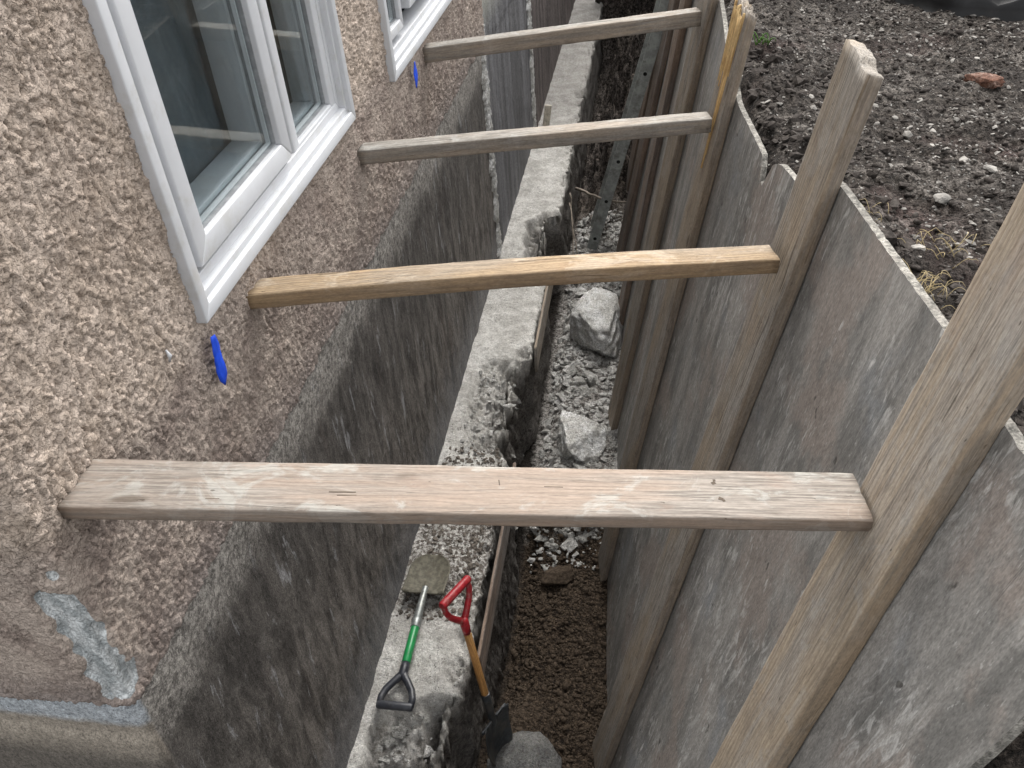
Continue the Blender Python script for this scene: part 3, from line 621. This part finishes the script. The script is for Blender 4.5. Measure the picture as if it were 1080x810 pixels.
# ------------------------------------------------------------------ ground
# topsoil and the earth bank behind the shoring
ys = axis((-5, .5, .12), (.5, 3.6, .014), (3.6, 7.2, .028), (7.2, 16, .2), (16, 60, 4)); zb = np.array([-3.3, -2.4, -1.8, -1.2, -.7, -.4, -.22, -.1, -.04])
uu = axis((.0, 1.3, .014), (1.3, 3.2, .03), (3.2, 8, .25), (8, 60, 4))
K = np.arange(len(zb) + len(uu)); Yg, K = np.meshgrid(ys, K, indexing='ij'); Yg = Yg.ravel(); K = K.ravel(); nb_ = len(zb)
isb = K < nb_; zr = np.where(isb, zb[np.minimum(K, nb_ - 1)], 0); U = np.where(isb, 0, uu[np.maximum(K - nb_, 0)])
X = shore_x(np.clip(Yg, .4, 9.6), np.where(isb, zr, 0.0), .055) + U
far = sst(13.2, 14.5, Yg); 
Q = np.column_stack([X, Yg, zr]); n1 = fbm(Q * 1.6, 3); n2 = fbm(Q * 7, 4); n3 = fbm(Q * 30 + 3, 3)
clump = np.clip(perlin(Q * 11 + 50), 0, 1) ; near = sst(.65, .15, U + .2 * n1)
Z = np.where(isb, zr, .02 * n1 + .024 * n2 + .013 * n3 + near * (.07 + .05 * clump) * (Yg > .75) - .10 * sst(.12, 0, U) + .02 * np.clip(perlin(Q * 5 + 20), 0, 1))
X = X + np.where(isb, .02 * n2 + np.where(Yg < .8, .04 * n2 + .03 * n3 - .0, 0), 0)
props(mesh_obj('topsoil_ground', np.column_stack([X, Yg, Z]), grid_faces(len(ys), len(zb) + len(uu)), M['soil']), kind='structure')
# trench floor
def floor_z(x, y): return -2.72 - .30 * sst(4.3, 3.65, y) - .08 * sst(.60, .46, x) + .34 * sst(.86, .56, x) * sst(2.75, 2.25, y)
ys = axis((-5, 1.4, .12), (1.4, 7.5, .014), (7.5, 14.5, .06)); xs = axis((.3, 1.45, .014))
Yg, Xg = np.meshgrid(ys, xs, indexing='ij'); Yg = Yg.ravel(); Xg = Xg.ravel(); Q = np.column_stack([Xg, Yg, 0 * Xg])
n1 = fbm(Q * 2.2, 3); n2 = fbm(Q * 9 + 4, 4); n3 = fbm(Q * 34 + 8, 3)
g = sst(3.5, 3.8, Yg) * sst(8, 7, Yg)
Z = floor_z(Xg, Yg) + .03 * n1 + .016 * n2 + .009 * n3 + g * .02 * np.abs(n2) + .5 * sst(7.5, 9.5, Yg) * sst(.5, .8, Xg) * (1 + .5 * n2) + 2.6 * sst(12.5, 14.4, Yg) + .14 * sst(7, 9, Yg) * n2
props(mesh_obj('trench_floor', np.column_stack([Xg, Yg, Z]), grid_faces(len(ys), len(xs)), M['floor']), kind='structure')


# ------------------------------------------------------------------ stones
def ico():
    import bmesh
    b = bmesh.new(); bmesh.ops.create_icosphere(b, subdivisions=1, radius=1); V = np.array([v.co[:] for v in b.verts]); F = np.array([[v.index for v in f.verts] for f in b.faces]); b.free(); return V, F
IV, IF = ico()
def scatter(name, pts, sizes, mat, label, cat, flat=.6, seed=1, smooth=False):
    r = np.random.default_rng(seed); n = len(pts); V = IV[None] * (1 + .35 * r.normal(size=(n, len(IV), 1))).clip(.5, 1.5)
    sc = sizes[:, None] * np.column_stack([r.uniform(.6, 1.3, n), r.uniform(.6, 1.3, n), r.uniform(.5, 1, n) * flat]); V = V * sc[:, None]
    a = r.uniform(0, 2 * PI, n); b = r.uniform(-.6, .6, n); c, s_ = np.cos(a), np.sin(a); cb, sb = np.cos(b), np.sin(b)
    Rz = np.zeros((n, 3, 3)); Rz[:, 0, 0] = c; Rz[:, 0, 1] = -s_; Rz[:, 1, 0] = s_; Rz[:, 1, 1] = c; Rz[:, 2, 2] = 1
    Rx = np.zeros((n, 3, 3)); Rx[:, 0, 0] = 1; Rx[:, 1, 1] = cb; Rx[:, 1, 2] = -sb; Rx[:, 2, 1] = sb; Rx[:, 2, 2] = cb
    V = np.einsum('nij,nkj->nki', Rz @ Rx, V) + pts[:, None]
    F = (IF[None] + (np.arange(n) * len(IV))[:, None, None]).reshape(-1, 3)
    o = mesh_obj(name, V.reshape(-1, 3), F, mat, None, smooth); return props(o, label, cat, kind='stuff')
dep = bpy.context.evaluated_depsgraph_get(); dep.update()
from mathutils.bvhtree import BVHTree
def bvh(name):
    o = bpy.data.objects[name]; return BVHTree.FromPolygons([v.co for v in o.data.vertices], [p.vertices for p in o.data.polygons])
BS = bvh('topsoil_ground'); BF = bvh('trench_floor')
def drop(b, xy, sizes, sink=.2, top=3):
    out = []; ss = []
    for (x, y), sz in zip(xy, sizes):
        h = b.ray_cast(Vector((x, y, top)), Vector((0, 0, -1)))
        if h[0] is not None and h[1].z > .25: out.append((x, y, h[0].z - sz * sink + sz * .3)); ss.append(sz)
    return np.array(out), np.array(ss)
r = np.random.default_rng(5)
def xy_soil(n, y0=.5, y1=7.5, w=2.6):
    y = y0 + (y1 - y0) * r.uniform(0, 1, n) ** 1.2; u = .10 + w * r.uniform(0, 1, n) ** .9; return np.column_stack([shore_x(y, 0, .055) + u, y]), u
xy, u = xy_soil(14000); m = (perlin(np.column_stack([xy * 1.3, xy[:, 0] * 0])) + .25 * (u > .5) + r.normal(size=len(u)) * .25) > .12; xy = xy[m]
p, s_ = drop(BS, xy, r.lognormal(-5.15, .5, len(xy)).clip(.0025, .02)); scatter('gravel_chips', p, s_, M['chips'], 'pale gravel chips strewn over the dark soil beside the shoring', 'gravel', .5)
xy, u = xy_soil(16000, w=2.2); p, s_ = drop(BS, xy, r.lognormal(-5.05, .5, len(xy)).clip(.003, .018)); scatter('soil_clods', p, s_, M['clod'], 'dark crumbs and clods of soil above the trench', 'soil', .8, 2, True)
n = 7000; y = r.uniform(1.5, 4.1, n); x = r.uniform(.45, 1.2, n); p, s_ = drop(BF, np.column_stack([x, y]), r.lognormal(-4.9, .5, n).clip(.003, .022), top=-1)
scatter('trench_crumbs', p, s_, M['clod_brown'], 'loose brown crumbs of earth on the trench bottom', 'soil', .8, 3, True)
n = 5000; y = r.uniform(3.35, 8, n); x = r.uniform(.48, 1.2, n); m = r.uniform(size=n) < sst(3.6, 4.1, y); x = x[m]; y = y[m]
p, s_ = drop(BF, np.column_stack([x, y]), r.lognormal(-4.3, .6, len(x)).clip(.005, .05), top=-1)
scatter('trench_gravel', p, s_, M['rubble'], 'grey gravel and concrete crumbs between the two concrete lumps on the trench bottom', 'gravel', .7, 4)
n = 1100; y = r.uniform(2.45, 3.7, n); x = r.uniform(.02, .38, n); zz_ = np.full(n, -1.998); s_ = r.lognormal(-5.0, .5, n).clip(.002, .014)
scatter('footing_crumbs', np.column_stack([x, y, zz_]), s_, M['crumb'], 'crumbs of soil and mortar lying on the footing around the shovel blade', 'soil', .7, 5)
n = 90; y = r.uniform(3.65, 4.2, n); x = r.uniform(.48, .98, n); p, s_ = drop(BF, np.column_stack([x, y]), r.lognormal(-4.1, .45, n).clip(.008, .04), top=-1)
scatter('white_rubble', p, s_, M['rubble'], 'broken white mortar pieces on the brown earth under the nearest brace', 'rubble', .6, 6)

n = 420; y = np.concatenate([r.uniform(3.65, 4.5, 260), r.uniform(5.85, 6.6, 60), r.uniform(1.5, 2.0, 100)]); x = np.concatenate([r.uniform(.10, .38, 260), r.uniform(.26, .38, 60), r.uniform(.08, .4, 100)])
fo = bpy.data.objects['footing']; BFo = BVHTree.FromPolygons([v.co + Vector(HO) for v in fo.data.vertices], [q.vertices for q in fo.data.polygons])
p, s_ = drop(BFo, np.column_stack([x, y]), r.lognormal(-4.4, .5, len(x)).clip(.005, .028), top=-1); scatter('footing_rubble', p, s_, M['rubble'], 'broken concrete crumbs on the damaged stretches of the footing', 'rubble', .7, 8)
n = 500; y = r.uniform(.9, 4.5, n); u = np.abs(r.normal(size=n)) * .22 + .08; p, s_ = drop(BS, np.column_stack([shore_x(y, 0, .055) + u, y]), r.lognormal(-4.1, .4, n).clip(.01, .04)); scatter('dark_clods', p, s_, M['clod'], 'larger black clods of earth heaped behind the plywood sheets', 'soil', .8, 9)

def rock(name, c, r3, mat, label, cat, rot=0, seed=0, amp=.18, group=None, boxy=.0, sub=5, freq=2.2, facets=0):
    import bmesh
    b = bmesh.new(); bmesh.ops.create_icosphere(b, subdivisions=sub, radius=1); V = np.array([v.co[:] for v in b.verts]); F = [[v.index for v in f.verts] for f in b.faces]; b.free()
    if boxy: m_ = np.abs(V).max(1)[:, None]; V = V * (1 - boxy) + V / m_ * boxy * .85
    d = V / np.linalg.norm(V, axis=1)[:, None]; h = amp * fbm(V * freq * .6 + seed * 7.7, 2) + amp * .30 * fbm(V * 6 + seed, 4); V = V + d * h[:, None]
    if facets:
        rr_ = np.random.default_rng(seed + 50)
        for _ in range(facets):
            nn = rr_.normal(size=3); nn /= np.linalg.norm(nn); dd = rr_.uniform(.60, .92); q = V @ nn - dd; V = V - np.where(q > 0, q, 0)[:, None] * nn
        V = V + (.07 * fbm(V * 4 + seed, 5) + .03 * np.abs(fbm(V * 14 + seed, 3)))[:, None] * d
    V = V * np.array(r3); cr, sr = math.cos(rot), math.sin(rot); V = np.column_stack([V[:, 0] * cr - V[:, 1] * sr, V[:, 0] * sr + V[:, 1] * cr, V[:, 2]])
    o = mesh_obj(name, V, F, mat); o.location = c; return props(o, label, cat, group)
rock('concrete_lump', (.79, 5.95, -2.60), (.25, .46, .20), M['mortar'], 'larger rough lump of broken concrete, just under the second brace', 'rubble', .05, 1, .14, 'lumps of broken concrete on the trench bottom', .35, facets=16)
rock('concrete_lump', (.735, 4.55, -2.68), (.22, .29, .17), M['mortar'], 'squarish lump of broken concrete just above the nearest brace', 'rubble', .1, 2, .12, 'lumps of broken concrete on the trench bottom', .6, facets=12)
rock('flat_stone', (.66, 2.10, -2.66), (.18, .18, .10), M['wetstone'], 'smooth grey stone beside the blade of the upright shovel', 'stone', .3, 3, .12)
rock('loose_stone', (.68, 3.56, -2.99), (.11, .075, .05), M['clod_brown'], 'muddy flat stone on the brown earth below the white rubble', 'stone', .4, 4, .2, sub=4, facets=8)
rock('brick_fragment', (2.64, 4.10, .035), (.048, .09, .028), M['brick'], 'broken reddish brick lying on the dark soil', 'brick', .6, 6, .12, boxy=.8, facets=9, sub=4, freq=3)
for k, (px_, py_, a, b_, lab) in enumerate([(2.02, 2.55, .055, .035, 'flat pale green-grey stone beside the dry grass'), (2.20, 2.95, .05, .04, 'pale stone on the soil just beyond the dry grass'), (2.45, 3.25, .045, .03, 'small pale stone farther out on the soil, between dry grass and brick')]):
    h = BS.ray_cast(Vector((px_, py_, 3)), Vector((0, 0, -1))); rock('field_stone', (px_, py_, h[0].z + .012), (a * .7, b_ * .7, .011), M['chips'], lab, 'stone', k, 10 + k, .35, 'pale stones on the soil', sub=4, boxy=.3, freq=3, facets=9)
# black plastic sheet heap
us = np.linspace(0, 1, 90); vs_ = np.linspace(0, 1, 90); Ug, Vg = np.meshgrid(us, vs_, indexing='ij'); Ug = Ug.ravel(); Vg = Vg.ravel()
a = Ug * 2 * PI; rr = Vg; X = np.cos(a) * rr; Y = np.sin(a) * rr; Q = np.column_stack([X, Y, 0 * X])
R_ = 1 + .12 * perlin(np.column_stack([np.cos(a) * 2, np.sin(a) * 2, a * 0])); H = .42 * (1 - rr ** 2.5) * (1 + .5 * perlin(Q * 2.2)) + .05 * (1 - np.abs(perlin(Q * 4 + 5)) * 2.2) * (rr < .97) + .015 * np.abs(perlin(Q * 12))
V = np.column_stack([3.16 + .72 * X * R_, 5.90 + .82 * Y * R_, .0 + np.where(rr > .985, -.02, np.maximum(H, .0) + .02)])
F = grid_faces(90, 90)
props(mesh_obj('plastic_sheet', V, F, M['plastic']), 'crumpled black plastic sheet at the upper right edge of the photo', 'plastic sheet')

# ------------------------------------------------------------------ dry grass, weed, roots
def tuft(name, c, n, ln, mat, label, cat, spread=.05, seed=0, group=None, w=.0014, lift=.5):
    rr_ = random.Random(seed); mb = MB()
    for k in range(n):
        a = rr_.uniform(0, 2 * PI); l_ = ln * rr_.uniform(.5, 1.2); x = rr_.gauss(0, spread); y = rr_.gauss(0, spread); pts = []; bend = rr_.uniform(-1.2, 1.2)
        for j in range(7):
            f = j / 6; aa = a + bend * f; pts.append((x + math.cos(aa) * l_ * f * .8, y + math.sin(aa) * l_ * f * .8, .004 + l_ * lift * rr_.uniform(.9, 1.1) * math.sin(f * 2.4)))
        mb.tube(pts, [w * (1 - .6 * j / 6) for j in range(7)], 4)
    o = mb.build(name, mat, smooth=True); o.location = c; return props(o, label, cat, group)
def soilz(x, y): h = BS.ray_cast(Vector((x, y, 3)), Vector((0, 0, -1))); return h[0].z
gg = 'tufts of dry grass on the soil'
tuft('dry_grass', (1.98, 2.28, soilz(1.98, 2.28)), 26, .09, M['straw'], 'straw-coloured dry grass tuft nearest the closest post', 'dry grass', .035, 1, gg)
tuft('dry_grass', (2.12, 2.55, soilz(2.12, 2.55)), 22, .08, M['straw'], 'dry grass tuft lying beside the flat pale stone', 'dry grass', .05, 2, gg)
tuft('dry_grass', (1.90, 2.75, soilz(1.90, 2.75)), 10, .07, M['straw'], 'sparse dry grass stems on the dark mound beside the plywood edge', 'dry grass', .06, 3, gg)
tuft('weed', (1.70, 4.5, soilz(1.70, 4.5)), 10, .055, M['greenleaf'], 'small green weed just beside the splintered post top', 'weed', .02, 4, None, .004, .8)
for k, (a, b_, c_) in enumerate([((.46, 7.9, -2.35), (.75, 7.5, -2.30), (1.0, 7.7, -2.4)), ((.44, 7.3, -2.2), (.52, 6.9, -2.3), (.62, 6.6, -2.62)), ((.44, 7.4, -2.15), (.50, 7.2, -2.4), (.50, 6.8, -2.62))]):
    pts = []
    A, B_, C_ = Vector(a), Vector(b_), Vector(c_)
    for j in range(13):
        f = j / 12; q = A * (1 - f) ** 2 + B_ * 2 * f * (1 - f) + C_ * f * f; pts.append(q + Vector((random.uniform(-.008, .008), 0, random.uniform(-.008, .008))))
    mb = MB().tube(pts, [(.016 if k == 0 else .007) * (1 - .5 * j / 12) for j in range(13)], 8)
    props(mb.build('root', M['root'], smooth=True), ['thick pale root crossing the trench behind the ladder', 'thin root hanging beside the footing, the one reaching farther out', 'thin root hanging beside the footing, the one closer to the concrete'][k], 'root', 'roots in the trench')

# ------------------------------------------------------------------ blue tape
def tape(c, h, w, label, seed):
    n = 14; V = []; F = []
    for i in range(n + 1):
        f = i / n; ww = w * .85 * min(1, .35 + f * 2.5, (1.03 - f) * 5) * (1 + .05 * math.sin(f * 31 + seed)); y = c[1] - .12 * h * f
        for k in (-1, -.3, .3, 1): V.append((c[0] + .002 * math.sin(f * 9 + k + seed) + .001 * k, y + ww * k, c[2] - h * f))
    for i in range(n):
        for k in range(3): q = i * 4 + k; F.append((q, q + 1, q + 5, q + 4))
    o = mesh_obj('tape_strip', V, F, M['tape']); mo = o.modifiers.new('s', 'SOLIDIFY'); mo.thickness = .0015
    return props(o, label, 'tape', 'blue tape strips on the stucco')
tape((.056, 1.705, .245), .15, .024, 'blue tape strip on the stucco below the corner of the near window', 0)
tape((.056, 4.01, .195), .12, .028, 'small blue tape strip on the stucco below the far window', 2)
mb = MB().tube([(.040, 1.525, .330), (.046, 1.524, .315), (.041, 1.523, .298)], [.003, .006, .003], 8); props(mb.build('paint_drip', M['vinyl'], smooth=True), 'tiny white blob stuck on the stucco left of the near blue tape', 'blob')

# ------------------------------------------------------------------ ladder
lad = empty('ladder', (.6, 7.3, -2.68)); props(lad, 'grey aluminium ladder leaning inside the trench against the far upright boards', 'ladder')
d = Vector((.615, 0, 2.25)).normalized(); nx = Vector((0, 1, 0)).cross(d)      # nx points away from the posts (-x / +z)
nx = Vector((d.z, 0, -d.x))
LL = 2.9
def rail(y):
    mb = MB(); w, t, fl = .098, .006, .03
    def bar(a, b, y0, y1):
        V = []
        for l_ in (0, LL):
            for (q, yy) in ((a, y0), (b, y0), (b, y1), (a, y1)): V.append(d * l_ + nx * q + Vector((0, yy, 0)))
        mb.add(V, [(0, 1, 2, 3), (7, 6, 5, 4), (0, 4, 5, 1), (1, 5, 6, 2), (2, 6, 7, 3), (3, 7, 4, 0)])
    s1 = 1 if y > .2 else -1
    bar(0, w, y, y + t); bar(0, .006, y + t + .001, y + fl); bar(w - .006, w, y + t + .001, y + fl)
    return mb.build('rail', M['alu'], lad)
rail(0.0); rail(.46)
for k in range(7):
    l_ = .12 + k * .405
    c = d * l_ + nx * .05
    mb = MB().tube([c + Vector((0, -.004, 0)), c + Vector((0, .47, 0))], .019, 12); rg = mb.build('rung', M['alu'], lad, smooth=False)
    mb = MB().tube([c + Vector((0, -.0065, 0)), c + Vector((0, -.0045, 0))], .0165, 12); mb.build('rung_end', M['hole'], lad)

# ------------------------------------------------------------------ shovels (local x from grip to blade, y across, z up)
def shovel(root, bar_mat, arm_mat, parts, bw, dl, bl, bladew, bladel, bmat, r_bar=.017, r_arm=.014, closed=False):
    mb = MB(); 
    mb.tube([(0, -bw / 2, 0), (0, -bw / 2 + .01, 0), (0, bw / 2 - .01, 0), (0, bw / 2, 0)], [r_bar * .85, r_bar, r_bar, r_bar * .85], 16, up=(0, 0, 1)); mb.build('grip', bar_mat, root, smooth=False, bevel=.002)
    mb = MB()
    for s_ in (-1, 1):
        pts = [(0, s_ * bw * .43, 0), (dl * .25, s_ * bw * .44, 0), (dl * .5, s_ * bw * .36, 0), (dl * .75, s_ * bw * .2, 0), (dl * .95, s_ * bw * .05, 0), (dl * 1.1, 0, 0)]
        mb.tube(pts, [r_arm, r_arm, r_arm * 1.05, r_arm * 1.1, r_arm * 1.2, r_arm * 1.2], 12, up=(0, 0, 1))
    mb.tube([(dl * .88, 0, 0), (dl * .95, 0, 0), (dl * 1.2, 0, 0), (dl * 1.4, 0, 0)], [.015, .022, .021, .019], 16); mb.build('yoke', arm_mat, root, smooth=True)
    for nm, x0, x1, ra, rb, mt in parts:
        mb = MB().tube([(x0, 0, 0), (x0 + (x1 - x0) * .5, 0, 0), (x1, 0, 0)], [ra, (ra + rb) / 2, rb], 18); mb.build(nm, mt, root, smooth=False, bevel=.001)
    # blade: dished sheet with a point
    nu, nv = 26, 21; V = []; F = []
    for i in range(nu):
        f = i / (nu - 1); hw = bladew / 2 * (1 if f < .55 else math.sqrt(max(.0, 1 - ((f - .55) / .46) ** 2)) ** 1.0); 
        hw = max(hw, .004)
        for j in range(nv):
            g_ = j / (nv - 1) * 2 - 1; x = bl + f * bladel + (-.012 * abs(g_) if f < .02 else 0); z = .35 * bladew * (g_ ** 2) * (hw / (bladew / 2)) * .45 - .02 * math.sin(f * PI) - .01 * f
            z += .016 * math.exp(-(g_ / .12) ** 2) * max(0, 1 - f * 1.6)
            V.append((x, g_ * hw, z))
    o = mesh_obj('blade', V, grid_faces(nu, nv), bmat, root); mo = o.modifiers.new('s', 'SOLIDIFY'); mo.thickness = .003
    mb = MB()
    for s_ in (-1, 1): mb.box((bl - .006, min(s_ * .02, s_ * bladew / 2), .0 + .006), (bl + .014, max(s_ * .02, s_ * bladew / 2), .011 + .006))
    mb.build('foot_step', bmat, root, .003)
sh1 = empty('short_shovel', (.145, 1.965, -1.955)); props(sh1, 'short shovel with black handle and green band lying on the footing', 'shovel')
shovel(sh1, M['black'], M['black'], [('green_band', .215, .405, .021, .021, M['green']), ('ferrule', .405, .45, .024, .024, M['steel']), ('socket', .45, .64, .021, .016, M['steel'])], .165, .155, .60, .215, .25, M['blade_muddy'], .019, .016)
sh1.rotation_euler = (0, math.radians(-1.5), math.radians(90))
G = Vector((.387, 2.335, -1.60)); Sx = Vector((.50, 2.2, -2.25)); dx = (Sx - G).normalized(); bar = Vector((.085, .2, .0)); bar = (bar - dx * bar.dot(dx)).normalized(); nz_ = dx.cross(bar)
sh2 = empty('upright_shovel', G); props(sh2, 'shovel with red handle and wooden shaft standing upright beside the footing', 'shovel')
sh2.matrix_world = Matrix(((dx.x, bar.x, nz_.x, G.x), (dx.y, bar.y, nz_.y, G.y), (dx.z, bar.z, nz_.z, G.z), (0, 0, 0, 1)))
shovel(sh2, M['red'], M['red'], [('shaft', .245, .67, .0185, .0185, M['handle']), ('socket', .62, .82, .023, .018, M['blade_dark'])], .205, .17, .78, .20, .30, M['blade_dark'], .020, .014)

# ------------------------------------------------------------------ light, world, camera
sc_ = bpy.context.scene
W = bpy.data.worlds.new('World'); sc_.world = W; W.use_nodes = True; nt = W.node_tree; nt.nodes.clear()
sky = nt.nodes.new('ShaderNodeTexSky'); sky.sky_type = 'NISHITA'; sky.sun_disc = False; EL = math.radians(52); AZ = math.radians(3)
sky.sun_elevation = EL; sky.sun_rotation = AZ; sky.air_density = 1.0; sky.dust_density = 3.0; sky.ozone_density = 1.0
hs = nt.nodes.new('ShaderNodeHueSaturation'); hs.inputs['Saturation'].default_value = .06
bg = nt.nodes.new('ShaderNodeBackground'); bg.inputs[1].default_value = .15; ow = nt.nodes.new('ShaderNodeOutputWorld')
nt.links.new(sky.outputs[0], hs.inputs['Color']); nt.links.new(hs.outputs[0], bg.inputs[0]); nt.links.new(bg.outputs[0], ow.inputs[0])
sl = bpy.data.lights.new('sun', 'SUN'); sl.energy = .95; sl.angle = math.radians(35); sl.color = (1, .94, .86)
so = bpy.data.objects.new('sun', sl); C.objects.link(so)
dirv = Vector((math.sin(AZ) * math.cos(EL), math.cos(AZ) * math.cos(EL), math.sin(EL))); so.rotation_euler = dirv.to_track_quat('Z', 'Y').to_euler(); so.location = dirv * 10
cam = bpy.data.cameras.new('camera'); co = bpy.data.objects.new('camera', cam); C.objects.link(co); sc_.camera = co
R = ((0.98797349, 0.03698296, -0.15013542), (0.14015298, -0.62431781, 0.7684949), (-0.06531099, -0.78029452, -0.62199272))   # world rows x (right, down, forward)
co.matrix_world = Matrix(((R[0][0], -R[0][1], -R[0][2], 1.18), (R[1][0], -R[1][1], -R[1][2], 0), (R[2][0], -R[2][1], -R[2][2], 1.5), (0, 0, 0, 1)))
cam.sensor_width = 36; cam.lens = 36 * 904.74 / 1080; cam.clip_start = .05; cam.clip_end = 300
vs = sc_.view_settings; vs.view_transform = 'Standard'; vs.look = 'None'; vs.gamma = 1; vs.exposure = 1.6
sc_.cycles.max_bounces = 8; sc_.cycles.diffuse_bounces = 5; sc_.cycles.transparent_max_bounces = 12; sc_.cycles.sample_clamp_indirect = 4; sc_.cycles.caustics_reflective = False; sc_.cycles.caustics_refractive = False
